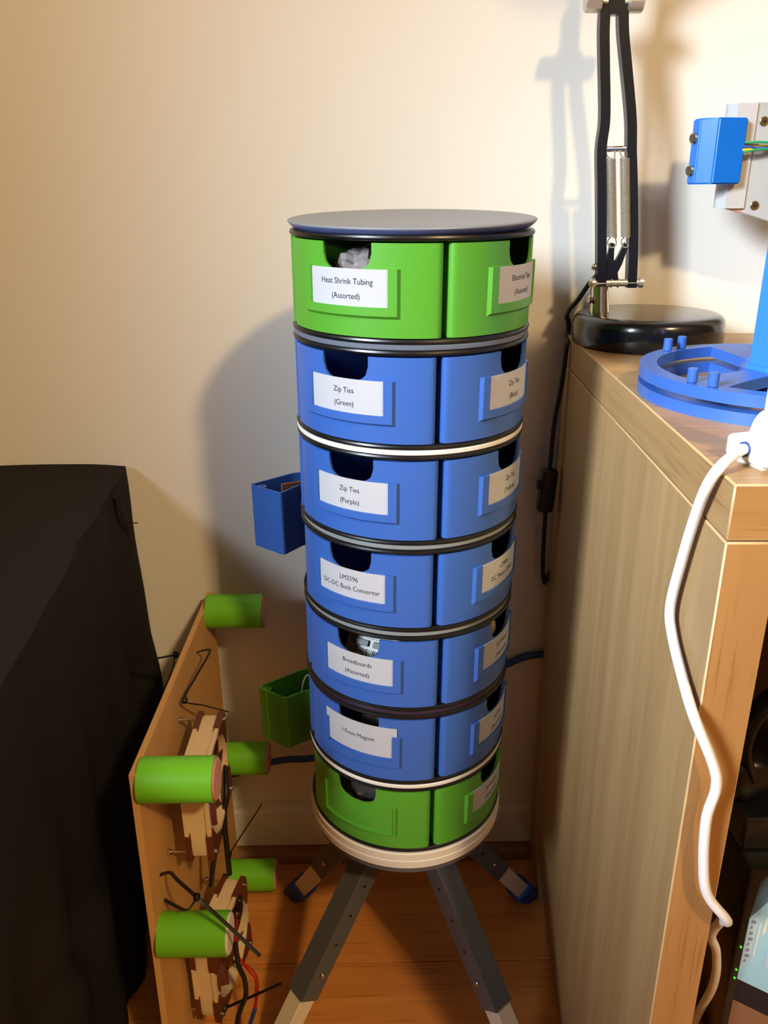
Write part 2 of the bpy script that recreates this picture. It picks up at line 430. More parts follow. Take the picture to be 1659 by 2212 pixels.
def frame_mesh(w_arc, z0, z1, rr=.0992, side=.0068, bot=.0062, th=.0026, ch=.0022):
    b = MB(); ha = w_arc/2/rr; sa = side/rr; ca = ch/rr
    def rows(a0, a1, n, prof, ends):
        prev = None
        for k in range(n+1):
            a = a0+(a1-a0)*k/n
            cur = [b.v((*arcp(a, r_), z_)) for r_, z_ in prof]
            if prev:
                for i in range(len(prof)-1): b.face((prev[i], cur[i], cur[i+1], prev[i+1]))
                b.face((prev[-1], cur[-1], cur[0], prev[0]))
            if (k == 0 and ends[0]) or (k == n and ends[1]): b.face(cur)
            prev = cur
    ro = rr+th
    pf = [(rr-.0005, z0-ch), (rr, z0-ch), (ro, z0), (ro, z0+bot), (rr-.0005, z0+bot)]
    rows(-ha+sa, ha-sa, 26, pf, (1, 1))
    for s_ in (-1, 1):
        # side bars with a chamfered outer end
        aa = [s_*(ha-sa), s_*ha, s_*(ha+ca)]
        def colm(a, r_, zz0, zz1): return [b.v((*arcp(a, rr-.0005), zz0)), b.v((*arcp(a, r_), zz0 if r_ == rr else zz0)), b.v((*arcp(a, r_), zz1)), b.v((*arcp(a, rr-.0005), zz1))]
        c0 = [b.v((*arcp(aa[0], rr-.0005), z0-ch)), b.v((*arcp(aa[0], rr), z0-ch)), b.v((*arcp(aa[0], ro), z0)), b.v((*arcp(aa[0], ro), z1)), b.v((*arcp(aa[0], rr-.0005), z1))]
        cm = [b.v((*arcp((aa[0]+aa[1])/2, rr-.0005), z0-ch)), b.v((*arcp((aa[0]+aa[1])/2, rr), z0-ch)), b.v((*arcp((aa[0]+aa[1])/2, ro), z0)), b.v((*arcp((aa[0]+aa[1])/2, ro), z1)), b.v((*arcp((aa[0]+aa[1])/2, rr-.0005), z1))]
        c1 = [b.v((*arcp(aa[1], rr-.0005), z0-ch)), b.v((*arcp(aa[1], rr), z0-ch)), b.v((*arcp(aa[1], ro), z0)), b.v((*arcp(aa[1], ro), z1)), b.v((*arcp(aa[1], rr-.0005), z1))]
        c2 = [b.v((*arcp(aa[2], rr-.0005), z0-ch)), b.v((*arcp(aa[2], rr), z0-ch)), b.v((*arcp(aa[2], rr), z0-ch)), b.v((*arcp(aa[2], rr), z1)), b.v((*arcp(aa[2], rr-.0005), z1))]
        for p, q_ in ((c0, cm), (cm, c1), (c1, c2)):
            for i in range(5): b.face((p[i], q_[i], q_[(i+1) % 5], p[(i+1) % 5]))
        b.face(c0); b.face(c2)
    return b
def text_mesh(s, size, xs):
    cu = bpy.data.curves.new('t', 'FONT'); cu.body = s; cu.size = size; cu.align_x = 'CENTER'; cu.align_y = 'CENTER'; cu.resolution_u = 3
    o = bpy.data.objects.new('t', cu); COL.objects.link(o)
    dg = bpy.context.evaluated_depsgraph_get(); dg.update()
    me = o.evaluated_get(dg).to_mesh()
    vv = [(v.co.x*xs, v.co.y) for v in me.vertices]; ff = [tuple(p.vertices) for p in me.polygons]
    o.evaluated_get(dg).to_mesh_clear()
    bpy.data.objects.remove(o); bpy.data.curves.remove(cu)
    return vv, ff
def card_mesh(w_arc, z0, z1, lines, rr=.0992, zo=None):
    b = MB(); ra, rb = rr+.0004, rr+.0010; ha = w_arc/2/rr; n = 24; prev = None
    for k in range(n+1):
        a = -ha+2*ha*k/n
        cur = [b.v((*arcp(a, r_), z_)) for r_, z_ in ((ra, z0), (rb, z0), (rb, z1), (ra, z1))]
        if prev:
            for i in range(4): b.face((prev[i], cur[i], cur[(i+1) % 4], prev[(i+1) % 4]))
        if k in (0, n): b.face(cur)
        prev = cur
    b.mi = 1
    for s, zc, size, xs in lines:
        vv, ff = text_mesh(s, size, xs)
        bv = [b.v((*arcp(x/rr, rb+.00012), z1-zc+y_)) for x, y_ in vv]
        for f in ff: b.face([bv[i] for i in f])
    return b
# levels: seam azimuth, colour, left label lines, right label lines
LV = [
 (12.9, 'green', ['Heat Shrink Tubing', '(Assorted)'], ['Electrical Tape', '(Assorted)']),
 (11.0, 'blue', ['Zip Ties', '(Green)'], ['Zip Ties', '(Black)']),
 (13.2, 'blue', ['Zip Ties', '(Purple)'], ['Zip Ties', '(Yellow)']),
 (11.9, 'blue', ['LM2596', 'DC-DC Buck Convertor'], ['L298N', 'DC Motor Driver']),
 (15.8, 'blue', ['Breadboards', '(Assorted)'], ['3D Printer', '(Assorted)']),
 (15.5, 'blue', ['17mm Magnet'], ['Screws', '(Assorted)']),
 (13.6, 'green', None, ['3D Printer', '(Assorted)']),
]
FW = .0815; SZ = .0062; XS = .93
LAY = []
proto = {}
for i, (seam, colr, left, right) in enumerate(LV):
    h = tops[i]-bots[i]-.0016
    for side, az in (('left', seam-44.6), ('right', seam+44.6), ('rear_left', seam-133.8), ('rear_right', seam+133.8)):
        if side == 'rear_left' and i in (3, 6): continue      # those two are swung open
        key = (colr, round(h, 4))
        if key in proto:
            d = proto[key].copy(); COL.objects.link(d); d.parent = tower
        else:
            d = ob('drawer', drawer_body(h), colr, tower, 35); proto[key] = d
        d.location = (0, 0, bots[i]+.0004); d.rotation_euler = (0, 0, rad(az))
        LAY.append((i, side, az))
        d['label'] = (colr+' drawer facing the wall') if side.startswith('rear') else (colr+' drawer '+(('with card reading '+' '.join(left if side == 'left' else right)) if (left if side == 'left' else right) else 'with an empty label frame'))
        if side.startswith('rear'): continue
        zt = h-.0178; z0 = zt-.0335
        thin = (i == 6 and side == 'left')
        if thin: fr = ob('label_frame', frame_mesh(FW, z0, zt, side=.0018, bot=.0016, th=.0022, ch=.0014), colr, d, 30)
        else: fr = ob('label_frame', frame_mesh(FW, z0, zt), colr, d, 30)
        lines = left if side == 'left' else right
        if lines:
            zs = [.0092, .0198] if i != 3 else [.0088, .0178]
            if len(lines) == 1: L = [(lines[0], .0150, SZ, XS*1.05)]
            else: L = [(lines[k], zs[k], SZ, XS) for k in range(2)]
            if len(lines) == 1: cz0, cz1 = z0+.0095, zt+.0088
            else: cz0, cz1 = z0+.004, zt-.0004
            c = ob('label_card', card_mesh(.0765, cz0, cz1, L), ['paper', 'ink'], d, 30, recalc=False)
# the drawers swung out to the rear left: plan outline in world coordinates
def open_drawer(poly, z0, h, colr, label):
    b = MB(); n = len(poly); t = .002
    P = [Vector(p) for p in poly]; area_ = sum(P[i].x*P[(i+1) % n].y-P[(i+1) % n].x*P[i].y for i in range(n))
    # round the outline corners
    RP = []
    for i in range(n):
        a, p, c = P[i-1], P[i], P[(i+1) % n]; r_ = .004
        d0 = (a-p); d1 = (c-p); e0 = p+d0.normalized()*min(r_, d0.length*.4); e1 = p+d1.normalized()*min(r_, d1.length*.4)
        for k in range(5):
            u = k/4; RP.append(e0*(1-u)**2+p*2*u*(1-u)+e1*u*u)
    n = len(RP); I = []
    for i in range(n):
        d = (RP[(i+1) % n]-RP[i-1]).normalized(); nn = Vector((-d.y, d.x))*(1 if area_ > 0 else -1); I.append(RP[i]+nn*t)
    rows = [[b.v(TI @ Vector((p.x, p.y, z))) for p in Q] for Q, z in ((RP, z0), (RP, z0+h), (I, z0+h), (I, z0+.002))]
    for a, c in zip(rows[:-1], rows[1:]):
        for i in range(n): b.face((a[i], a[(i+1) % n], c[(i+1) % n], c[i]))
    b.face(rows[0]); b.face(rows[3])
    # pin boss at the outer corner
    A = P[0]; cc = A+((P[1]-A).normalized()+(P[-1]-A).normalized())*.0052
    b.lathe([(.0016, z0+h+.0003), (.0046, z0+h+.0003), (.0046, z0+.002), (.0016, z0+.002)], 20, TI @ Vector((cc.x, cc.y, 0)), close=True)
    o = ob('drawer', b, colr, tower, 35); o['label'] = label; return o
blue_poly = [(-.1320, .7870), (-.0975, .7585), (-.0790, .7840), (-.0500, .7850), (-.0520, .8350), (-.0915, .8215)]
green_poly = [(-.1405, .7878), (-.1070, .7640), (-.0850, .7785), (-.0560, .7800), (-.0560, .8400), (-.0985, .8205)]
open_drawer(blue_poly, .5362, .0678, 'blue', 'blue drawer swung out open to the rear left')
open_drawer(green_poly, .2905, .0678, 'green', 'green drawer swung out open to the rear left')
# legs
def leg(top, foot):
    top, foot = Vector(top), Vector(foot); d = (foot-top); L = d.length; d.normalize()
    out = Vector((d.x, d.y, 0)).normalized(); tang = Vector((-out.y, out.x, 0)); nrm = tang.cross(d)
    if nrm.z < 0: nrm = -nrm
    Rm = Matrix((tang, nrm, d)).transposed()
    def bar(mb, f0, f1, s, bev=.0006):
        mb.box(top+d*L*(f0+f1)/2, (s, s, L*(f1-f0)), bev, Rm, 1)
    b = MB(); bar(b, 0, .70, .0245); b.mi = 1
    for k, f in enumerate((.16, .27, .38, .49)):
        for s_ in (-1, 1):
            p = top+d*L*f+tang*s_*.0123; b.cyl(p-tang*.0001*s_, p+tang*.0002*s_, .0019, 12)
    b.bm.transform(TI); lg = ob('leg', b, ['leg_dark', 'black'], tower)
    b = MB(); bar(b, .66, .93, .0205); b.bm.transform(TI); e = ob('leg_extension', b, 'leg_white', lg); e['label'] = 'white lower section of the leg'
    b = MB()
    p = foot-d*.012
    b.box(p, (.029, .029, .034), .004, Rm, 2)
    for v in b.bm.verts:
        v.co.z = max(v.co.z, .0005)
    b.bm.transform(TI); f_ = ob('foot', b, 'foot', lg, 50); f_['label'] = 'blue rubber foot cap'
    b = MB()
    for s_ in (-1, 1):
        p = top+d*L*.60+tang*s_*.0122; b.cyl(p, p+tang*s_*.0022, .0030, 14, bev=.0006); b.cyl(p+tang*s_*.002, p+tang*s_*.0040, .0014, 8)
    b.bm.transform(TI); ob('bolt', b, 'steel', lg)
leg((.0102, .6994, .2600), (-.1308, .5901, .0)); leg((.0371, .6973, .2600), (.1535, .5674, .0))
leg((.0117, .7246, .2600), (-.117, .832, .0)); leg((.0395, .7224, .2600), (.192, .823, .0))

# things inside the drawers ------------------------------------------------
def tw(i, az, r, z):   # a point inside the tower: level, azimuth, radius, height above that drawer's bottom
    a = rad(az); return Vector((TX+.0098*(bots[i]+z)+r*math.sin(a), TY-.0118*(bots[i]+z)-r*math.cos(a), bots[i]+z))
def bag(name, c, size, mats, seed, az, sub=4, amp=.35, fr=55):
    b = MB(); b.sphere((0, 0, 0), 1, sub)
    for v in b.bm.verts:
        n = noise.noise(v.co*2.2+Vector((seed, 0, 0)))*amp+abs(noise.noise(v.co*5+Vector((0, seed, 0))))*amp*.8+noise.noise(v.co*11+Vector((0, 0, seed)))*.10
        v.co = v.co*(1-.2+n*.8)
        v.co = Vector((max(-1, min(1, v.co.x)), max(-1, min(1, v.co.y)), max(-1, min(1, v.co.z))))
        v.co = Vector((v.co.x*size[0], v.co.y*size[1], v.co.z*size[2]))
    o = ob(name, b, mats, None, 8); o.location = c; o.rotation_euler = (0, 0, rad(az)); return o
azL = lambda i: LV[i][0]-44.6
azR = lambda i: LV[i][0]+44.6
o = bag('plastic_bag', tw(0, azL(0)-2, .066, .0385), (.036, .028, .0275), 'film', 3, azL(0))
tag(o, 'crumpled clear plastic bag in the top left green drawer', 'bag')
for k in range(5):
    b = MB(); p = tw(0, azL(0)-10+5*k, .052+.006*(k % 2), .012+.007*(k//2)); a = rad(azL(0))
    b.tube([p+Vector((math.cos(a), math.sin(a), 0))*-.018, p+Vector((0, 0, .002)), p+Vector((math.cos(a), math.sin(a), 0))*.018], .003, 10, 3)
    o = ob('heat_shrink_tube', b, 'redtube'); tag(o, 'red tube inside the clear bag in the top left green drawer', 'tube', 'red tubes in the clear bag')
o = bag('plastic_bag', tw(6, azL(6)-8, .067, .037), (.037, .020, .0305), 'film_dark', 9, azL(6), amp=.3)
tag(o, 'grey crumpled bag bulging out of the bottom left green drawer', 'bag')
o = bag('plastic_bag', tw(5, azL(5), .066, .024), (.030, .020, .022), 'film_dark', 21, azL(5))
tag(o, 'dark bag inside the drawer marked 17mm Magnet', 'bag')
o = bag('plastic_bag', tw(5, azR(5), .066, .030), (.022, .018, .026), 'film_dark', 14, azR(5))
tag(o, 'dark bag in the right drawer of the lowest blue level', 'bag')
o = bag('plastic_bag', tw(6, azR(6), .066, .030), (.022, .018, .026), 'film_dark', 17, azR(6))
tag(o, 'dark bag in the right drawer of the bottom green level', 'bag')
# breadboard in level five
bb = thing('breadboard', 'grey breadboard with two dark chips in the Breadboards drawer', 'circuit board', tw(4, azL(4), .070, .041), (rad(58), 0, rad(azL(4))))
b = MB(); b.box((0, 0, 0), (.052, .030, .006), .0006, None, 1); ob('board', b, 'breadboard', bb)
b = MB()
for ix in range(18):
    for iy in (-.010, -.0075, -.005, .006, .0085, .011): b.box((-.0225+ix*.00265, iy, .0031), (.0011, .0011, .0004))
sf = ob('contact_holes', b, 'chip', bb); sf['kind'] = 'stuff'
for x_ in (-.010, .010):
    b = MB(); b.box((x_, .001, .0045), (.015, .0055, .003), .0003, None, 1)
    ob('chip', b, 'chip', bb)
b = MB()
for x_ in (-.016, -.012, -.008, -.004, .004, .008, .012, .016): b.tube([(x_, -.0045, .003), (x_, -.006, .006), (x_+.001, -.009, .003)], .0005, 6, 3)
ob('jumper_wire', b, 'steel', bb)
# kraft tape roll in level five right
t = tw(4, azR(4), .068, .044)
b = MB(); b.lathe([(.012, -.010), (.0215, -.010), (.022, -.009), (.022, .009), (.0215, .010), (.012, .010)], 48, close=True, rot=Matrix.Rotation(rad(azR(4)), 3, 'Z') @ Matrix.Rotation(rad(78), 3, 'Y'))
o = ob('tape_roll', b, 'kraft', None, 30, loc=t); tag(o, 'cream roll of tape in the right drawer beside Breadboards', 'tape')
for k in range(4):
    a = rad(azR(3)); e = Vector((math.cos(a), math.sin(a), 0)); p = tw(3, azR(3), .060+.005*k, .046+.004*k)
    b = MB(); b.tube([p-e*.020, p+Vector((0, 0, .004)), p+e*.022], .0012, 6, 4, flat=(.0006, .002))
    o = ob('cable', b, 'cord'); tag(o, 'thin black lead in the right drawer marked DC Motor', 'cable', 'black leads in the motor driver drawer')
for k in range(4):
    a = rad(azR(1)); e = Vector((math.cos(a), math.sin(a), 0)); p = tw(1, azR(1), .058+.006*k, .030+.003*k)
    b = MB(); b.tube([p-e*.020+Vector((0, 0, .012)), p, p+e*.022+Vector((0, 0, .018))], .0012, 6, 4, flat=(.0006, .002))
    o = ob('zip_tie', b, 'cord'); tag(o, 'black zip tie loose in the right Zip Ties drawer', 'zip tie', 'black zip ties in the drawer')
p = tw(5, azR(5), .083, .048); a = rad(azR(5)); e = Vector((math.cos(a), math.sin(a), 0))
b = MB(); b.tube([p-e*.014+Vector((0, 0, .003)), p-e*.004-Vector((0, 0, .003)), p+e*.008, p+e*.015+Vector((0, 0, .008))], .0007, 6, 5)
o = ob('wire', b, 'cable_white'); tag(o, 'short white wire in the right drawer of the lowest blue level', 'wire')
# stripboard in the open blue drawer
sb = thing('stripboard', 'brown copper stripboard standing in the open blue drawer', 'circuit board', (-.0815, .7985, .5385), (rad(8), 0, rad(24)))
b = MB(); b.box((0, 0, .0345), (.046, .0016, .068), .0003, None, 1); ob('board', b, 'pcb', sb)
b = MB()
for ix in range(16):
    for iz in range(6): b.box((-.0205+ix*.0027, -.0009, .066-iz*.0030), (.0012, .0004, .0012))
sf = ob('board_holes', b, 'pcb_hole', sb); sf['kind'] = 'stuff'
b = MB(); b.tube([(-.086, .790, .2935), (-.0905, .7885, .345), (-.087, .7905, .366), (-.0815, .793, .369), (-.079, .794, .352), (-.079, .795, .2935)], .0008, 6, 6)
o = ob('wire', b, 'cable_white'); tag(o, 'white looped wire standing in the open green drawer', 'wire')

# ------------------------------------------------------------------ blue cable along the wall
b = MB(); b.tube([(-.202, .900, .1450), (-.198, .897, .1480), (-.1658, .895, .1632), (-.1278, .895, .1709), (-.0903, .895, .1732), (-.02, .895, .19), (.07, .902, .257), (.13, .908, .2975), (.1621, .9085, .3060), (.1860, .9085, .3170), (.2110, .9085, .3214), (.26, .9085, .323)], .0046, 10, 6)
o = ob('network_cable', b, 'blue_cable'); tag(o, 'blue cable running along the wall behind the drawer tower', 'cable')

# ------------------------------------------------------------------ desk
DYAW = -math.atan2(.019, .5075)
desk = thing('desk', 'oak veneer desk with thick top and slab side panel', 'desk', (.191, .406, 0), (0, 0, DYAW))
DL, DD, TH, PT = 1.30, .492, .033, .0308      # local: x right, y towards the wall
b = MB(); b.box((DL/2, DD/2, .735-TH/2), (DL, DD, TH), .0010, None, 1)
for f in b.bm.faces:
    n = f.normal
    f.material_index = 1 if n.x < -.9 else (2 if n.y < -.9 else (3 if max(abs(n.x), abs(n.y), abs(n.z)) < .95 else 0))
top = ob('tabletop', b, ['desk_x', 'desk_y', 'desk_front_x', 'desk_edge'], desk)
def panel(x0, d0, name):
    b = MB(); b.box((x0+PT/2, d0+(DD-d0)/2, (.735-TH)/2-.0005), (PT, DD-d0, .735-TH-.001), .0010, None, 1)
    for f in b.bm.faces:
        n = f.normal
        f.material_index = 1 if n.y < -.9 else (2 if max(abs(n.x), abs(n.y), abs(n.z)) < .95 else 0)
    return ob(name, b, ['desk_z', 'desk_front', 'desk_edge'], desk)
panel(0, 0, 'side_panel'); panel(DL-PT, 0, 'side_panel')
b = MB(); b.box((DL/2, DD-.03, .40), (DL-2*PT, .016, .60), .001, None, 1); ob('back_panel', b, 'desk_dark', desk)

# ------------------------------------------------------------------ desk lamp
LX, LY = .278, .838
lamp = thing('desk_lamp', 'black balanced arm desk lamp with round base at the wall end of the desk', 'lamp', (LX, LY, .735))
b = MB(); b.lathe([(0, 0), (.0725, 0), (.0745, .002), (.0747, .012), (.0745, .0205), (.0735, .0255), (.0710, .0288), (.0675, .0304), (.062, .0309), (0, .0310)], 96); ob('base', b, 'gloss_black', lamp, 50)
def lp(x, y_, z): return Vector((x-LX, y_-LY, z-.735))
b = MB(); b.cyl(lp(.2295, .846, .7645), lp(.2285, .849, .790), .0104, 24, .0088); ob('post', b, 'chrome', lamp)
b = MB(); b.cyl(lp(.2250, .844, .7785), lp(.2190, .842, .7785), .0032, 16, bev=.0008); b.cyl(lp(.2190, .842, .7785), lp(.2160, .841, .7785), .0042, 16, bev=.001); ob('clamp_screw', b, 'chrome', lamp)
def bar(path, wd_, dp):
    b = MB(); P = smooth_path(path, 6); prev = None
    for i, p in enumerate(P):
        cur = [b.v(p+Vector((sx*wd_/2, sy*dp/2, 0))) for sx, sy in ((-1, -1), (1, -1), (1, 1), (-1, 1))]
        if prev:
            for k in range(4): b.face((prev[k], prev[(k+1) % 4], cur[(k+1) % 4], cur[k]))
        else: b.face(cur)
        prev = cur
    b.face(prev); return b
ob('arm', bar([lp(.2305, .852, .788), lp(.2270, .852, .83), lp(.2225, .852, .880), lp(.2190, .852, .918), lp(.2200, .852, .945), lp(.2155, .852, .99), lp(.2125, .852, 1.02), lp(.2120, .852, 1.05)], .0092, .011), 'satin_black', lamp)
ob('arm', bar([lp(.2612, .852, .789), lp(.2585, .852, .83), lp(.2530, .852, .880), lp(.2480, .852, .918), lp(.2450, .852, .945), lp(.2360, .852, .99), lp(.2300, .852, 1.02), lp(.2275, .852, 1.05)], .0092, .011), 'satin_black', lamp)
b = MB(); b.cyl(lp(.2185, .850, .7937), lp(.2740, .850, .7940), .0036, 18, bev=.0016)
for x_ in (.2395, .2465): b.cyl(lp(x_, .850, .7938), lp(x_+.0012, .850, .7938), .0046, 18)
b.cyl(lp(.2180, .850, .7937), lp(.2255, .850, .7937), .0052, 18, bev=.0022); b.cyl(lp(.2665, .850, .794), lp(.2745, .850, .794), .0052, 18, bev=.0022); ob('pivot_rod', b, 'nickel', lamp)
b = MB(); b.cyl(lp(.2185, .850, .9183), lp(.2480, .850, .9186), .0028, 16, bev=.0006); ob('pivot_rod', b, 'chrome', lamp)
def spring(p0, p1, r, turns):
    b = MB(); d = p1-p0; L = d.length; q = d.to_track_quat('Z', 'Y').to_matrix(); pts = []
    n = turns*10
    for k in range(n+1):
        a = 2*PI*k/10; pts.append(p0+q @ Vector((r*math.cos(a), r*math.sin(a), L*k/n)))
    b.tube(pts, .00082, 5, 1)
    for p, s_ in ((p0, -1), (p1, 1)):
        u = d.normalized()*s_
        lo = [p+Vector((r, 0, 0))]+[p+u*(r*1.15)+Vector((math.cos(t_)*r*1.0, 0, 0))+u*math.sin(t_)*r*1.15 for t_ in [x_*PI/5 for x_ in range(-1, 8)]]
        b.tube(lo, .0007, 6, 3)
    return b
ob('spring', spring(lp(.2365, .848, .8380), lp(.2285, .848, .9105), .0043, 46), 'nickel', lamp)
ob('spring', spring(lp(.2500, .848, .8380), lp(.2420, .848, .9105), .0043, 46), 'nickel', lamp)
# fork bracket: a flat Y-shaped plate
def plate(poly, y0_, y1_):
    b = MB(); b.prism([(x, z) for x, z in poly], 0, 1, lambda p: lp(p.x, y0_+(y1_-y0_)*p.z, p.y)); return b
ob('fork_bracket', plate([(.2360, .7905), (.2480, .7905), (.2455, .804), (.2490, .812), (.2535, .8285), (.2500, .8330), (.2455, .8225), (.2425, .8160), (.2405, .8160), (.2400, .8240), (.2400, .8320), (.2360, .8330), (.2335, .818), (.2315, .8035)], .848, .853), 'satin_black', lamp, 20)
b = MB(); b.sphere(lp(.2218, .849, .8100), .0036, 3); b.cyl(lp(.2215, .850, .81), lp(.2330, .850, .81), .0016, 10); ob('stop_pin', b, 'chrome', lamp)
# elbow at the top of the lower arm, then the upper arm and shade above the frame
b = MB(); b.cyl(lp(.1935, .850, 1.0405), lp(.2460, .850, 1.0400), .0038, 16)
b.cyl(lp(.1935, .850, 1.0405), lp(.2085, .850, 1.0405), .0088, 8, bev=.001); b.cyl(lp(.2320, .850, 1.0400), lp(.2465, .850, 1.0400), .0088, 24, bev=.0014); ob('elbow_nut', b, 'nickel', lamp)
ob('elbow_plate', plate([(.2160, 1.030), (.2240, 1.030), (.2290, 1.040), (.2290, 1.085), (.2140, 1.085), (.2140, 1.036)], .846, .856), 'satin_black', lamp, 20)
for dz in (0, .018):
    b = MB(); b.tube([lp(.221, .85, 1.062+dz), lp(.30, .70, 1.30+dz), lp(.335, .62, 1.42+dz)], .0045, 8, 1); ob('arm', b, 'satin_black', lamp)
b = MB(); b.lathe([(.0, .10), (.020, .10), (.024, .07), (.045, .04), (.075, .0), (.0735, .0), (.043, .038), (.0, .06)], 40, lp(.36, .57, 1.34)); ob('shade', b, 'gloss_black', lamp)
b = MB(); b.tube([lp(.335, .62, 1.42), lp(.36, .57, 1.44)], .006, 8, 1); ob('arm_end', b, 'satin_black', lamp)
# cord: along the arm foot, behind the base, down between wall and desk with its switch
b = MB(); b.tube([lp(.2300, .853, .812), lp(.2270, .853, .803), lp(.2190, .856, .7920), lp(.2110, .862, .7763), lp(.2055, .874, .7650), lp(.2060, .888, .7560)], .0025, 8, 5)
b.tube([lp(.2060, .888, .7560), lp(.2110, .897, .7450), lp(.2090, .892, .7330), lp(.2045, .872, .7270), lp(.2030, .870, .7056), lp(.2005, .870, .6751), lp(.1970, .870, .6491), lp(.1955, .870, .6171), lp(.1950, .870, .588)], .0029, 8, 5)
b.tube([lp(.1940, .872, .535), lp(.1945, .874, .5078), lp(.1955, .876, .4779), lp(.1975, .880, .4534), lp(.2030, .892, .4330), lp(.214, .9005, .41), lp(.215, .9005, .02)], .0027, 8, 5)
ob('cord', b, 'cord', lamp, 50)
b = MB(); b.box((0, 0, 0), (.0195, .015, .053), .0052, Matrix.Rotation(rad(4), 3, 'Y'), 3)
for v in b.bm.verts: v.co += lp(.1935, .870, .5625)
b.box(lp(.1830, .868, .5705), (.004, .007, .010), .001, None, 1); ob('cord_switch', b, 'cord', lamp, 50)

# ------------------------------------------------------------------ blue ring frame on the desk
RC = (.306, .603)
hold = thing('spool_holder', 'blue printed double ring with spokes, pegs and centre column on the desk', 'holder', (RC[0], RC[1], .735))
def ring_plate(z0, z1):
    b = MB(); n = 120; ro, ri, rh, rhi = .1035, .0905, .030, .020
    circ = lambda r, nn=n: [(r*math.cos(2*PI*i/nn), r*math.sin(2*PI*i/nn)) for i in range(nn)]
    b.ring_prism(circ(ro), circ(ri), z0, z1); b.ring_prism(circ(rh), circ(rhi), z0, z1)
    for az in (212, 92, 332):
        a = rad(az); c, s_ = math.cos(a), math.sin(a)
        hw0, hw1 = .011, .0165
        pl_ = [(.026, -hw0), (.060, -hw0-.002), (.092, -hw1), (.092, hw1), (.060, hw0+.002), (.026, hw0)]
        b.prism([(x*c-y_*s_, x*s_+y_*c) for x, y_ in pl_], z0+.00005, z1-.00005)
    return b
ob('ring_plate', ring_plate(0, .0085), 'blue', hold, 30); ob('ring_plate', ring_plate(.0130, .0215), 'blue', hold, 30)
b = MB(); b.lathe([(.0205, .0085), (.029, .0085), (.029, .013), (.0205, .013)], 60, close=True); ob('spacer', b, 'blue', hold, 30)
for az in (40, 150, 250, 290):
    b = MB(); b.cyl((.097*math.cos(rad(az)), .097*math.sin(rad(az)), .0085), (.097*math.cos(rad(az)), .097*math.sin(rad(az)), .013), .004, 12); ob('spacer', b, 'blue', hold, 30)
for az in (119, 130, 208, 218, 299, 310, 28, 38):
    b = MB(); x, y_ = .0968*math.cos(rad(az)), .0968*math.sin(rad(az)); b.cyl((x, y_, .0215), (x, y_, .0315), .0036, 16, bev=.0006); ob('peg', b, 'blue', hold)
b = MB(); b.prism([(.0285*math.cos(2*PI*(i+.5)/8+.35), .0285*math.sin(2*PI*(i+.5)/8+.35)) for i in range(8)], .0215, .025); b.prism([(.0255*math.cos(2*PI*(i+.5)/8+.35), .0255*math.sin(2*PI*(i+.5)/8+.35)) for i in range(8)], .025, .23)
ob('centre_column', b, 'clear_blue', hold, 30)

# ------------------------------------------------------------------ white stand and its cable
ad = thing('power_adapter', 'white plastic power stand with upright post on the desk corner', 'adapter', (.2325, .4465, .735), (0, 0, rad(19)))
b = MB(); b.box((0, 0, .0085), (.050, .032, .013), .0025, None, 2); ob('base', b, 'white_plastic', ad)
for x_ in (-.017, .017):
    b = MB(); b.box((x_, 0, .0012), (.010, .024, .0024)); ob('foot', b, 'white_plastic', ad)
b = MB(); b.lathe([(.0150, .0145), (.0148, .018), (.0138, .023), (.0120, .0270), (.0105, .0285), (0, .029)], 48)
for v in b.bm.verts: v.co.x *= 1.28
ob('dome', b, 'white_plastic', ad, 50)
b = MB(); b.lathe([(0, .028), (.0105, .028), (.0112, .030), (.0112, .16), (.0098, .165), (0, .166)], 40, (-.0015, -.0015, 0)); ob('post', b, 'white_plastic', ad, 50)
b = MB(); b.cyl((-.0245, .0, .0095), (-.0262, .0, .0095), .0044, 16); ob('cable_socket', b, 'bluew', ad)
b = MB()
cpts = [(.2085, .4385, .7445), (.2030, .4330, .7450), (.1892, .4215, .7405), (.1850, .4260, .7274), (.1858, .4390, .7020), (.1860, .4504, .6667), (.1860, .4575, .6337), (.1862, .4490, .6180), (.1850, .4220, .6036), (.1845, .3980, .5930),
        (.1982, .3930, .5621), (.2029, .3935, .5440), (.2010, .3950, .5190), (.2045, .3960, .4820), (.2107, .3960, .4550), (.2280, .3980, .4300), (.2365, .4200, .4040), (.2370, .4300, .3790), (.2490, .4400, .3490), (.2568, .4500, .3017), (.262, .480, .20), (.262, .490, .006)]
b.tube(cpts, .0033, 10, 6)
o = ob('power_cable', b, 'cable_white'); tag(o, 'white cable hanging from the adapter down the desk corner', 'cable')

# ------------------------------------------------------------------ metal bracket with the blue box
br = thing('metal_bracket', 'upright grey metal bracket holding a blue box beside the wall', 'bracket', (.36, .845, .735))
def bp_(x, y_, z): return Vector((x-.36, y_-.845, z-.735))
b = MB(); b.prism([(.3345, .845), (.3405, .836), (.3590, .836), (.3590, .850), (.3345, .850)], .8640, .9560, lambda p: bp_(p.x, p.y, p.z)); ob('angle_strip', b, 'alu', br, 15)
b = MB()
pl_ = [(.3598, .9565), (.3598, .8600), (.3700, .8570), (.3900, .8510), (.4300, .8420), (.5600, .8300), (.5600, .9580)]
b.prism(pl_, 0, 1, lambda p: bp_(p.x, .838+.010*p.z, p.y)); ob('mounting_plate', b, 'zinc', br, 15)
b = MB(); b.prism([(.3420, .8640), (.3598, .8635), (.3598, .8598)], 0, 1, lambda p: bp_(p.x, .839+.008*p.z, p.y)); ob('bottom_gusset', b, 'card_core', br, 15)
b = MB(); b.box(bp_(.548, .858, .848), (.022, .018, .225), .001, None, 1); b.box(bp_(.548, .858, .7385), (.06, .05, .007), .001, None, 1); ob('support_post', b, 'alu', br)
b = MB()
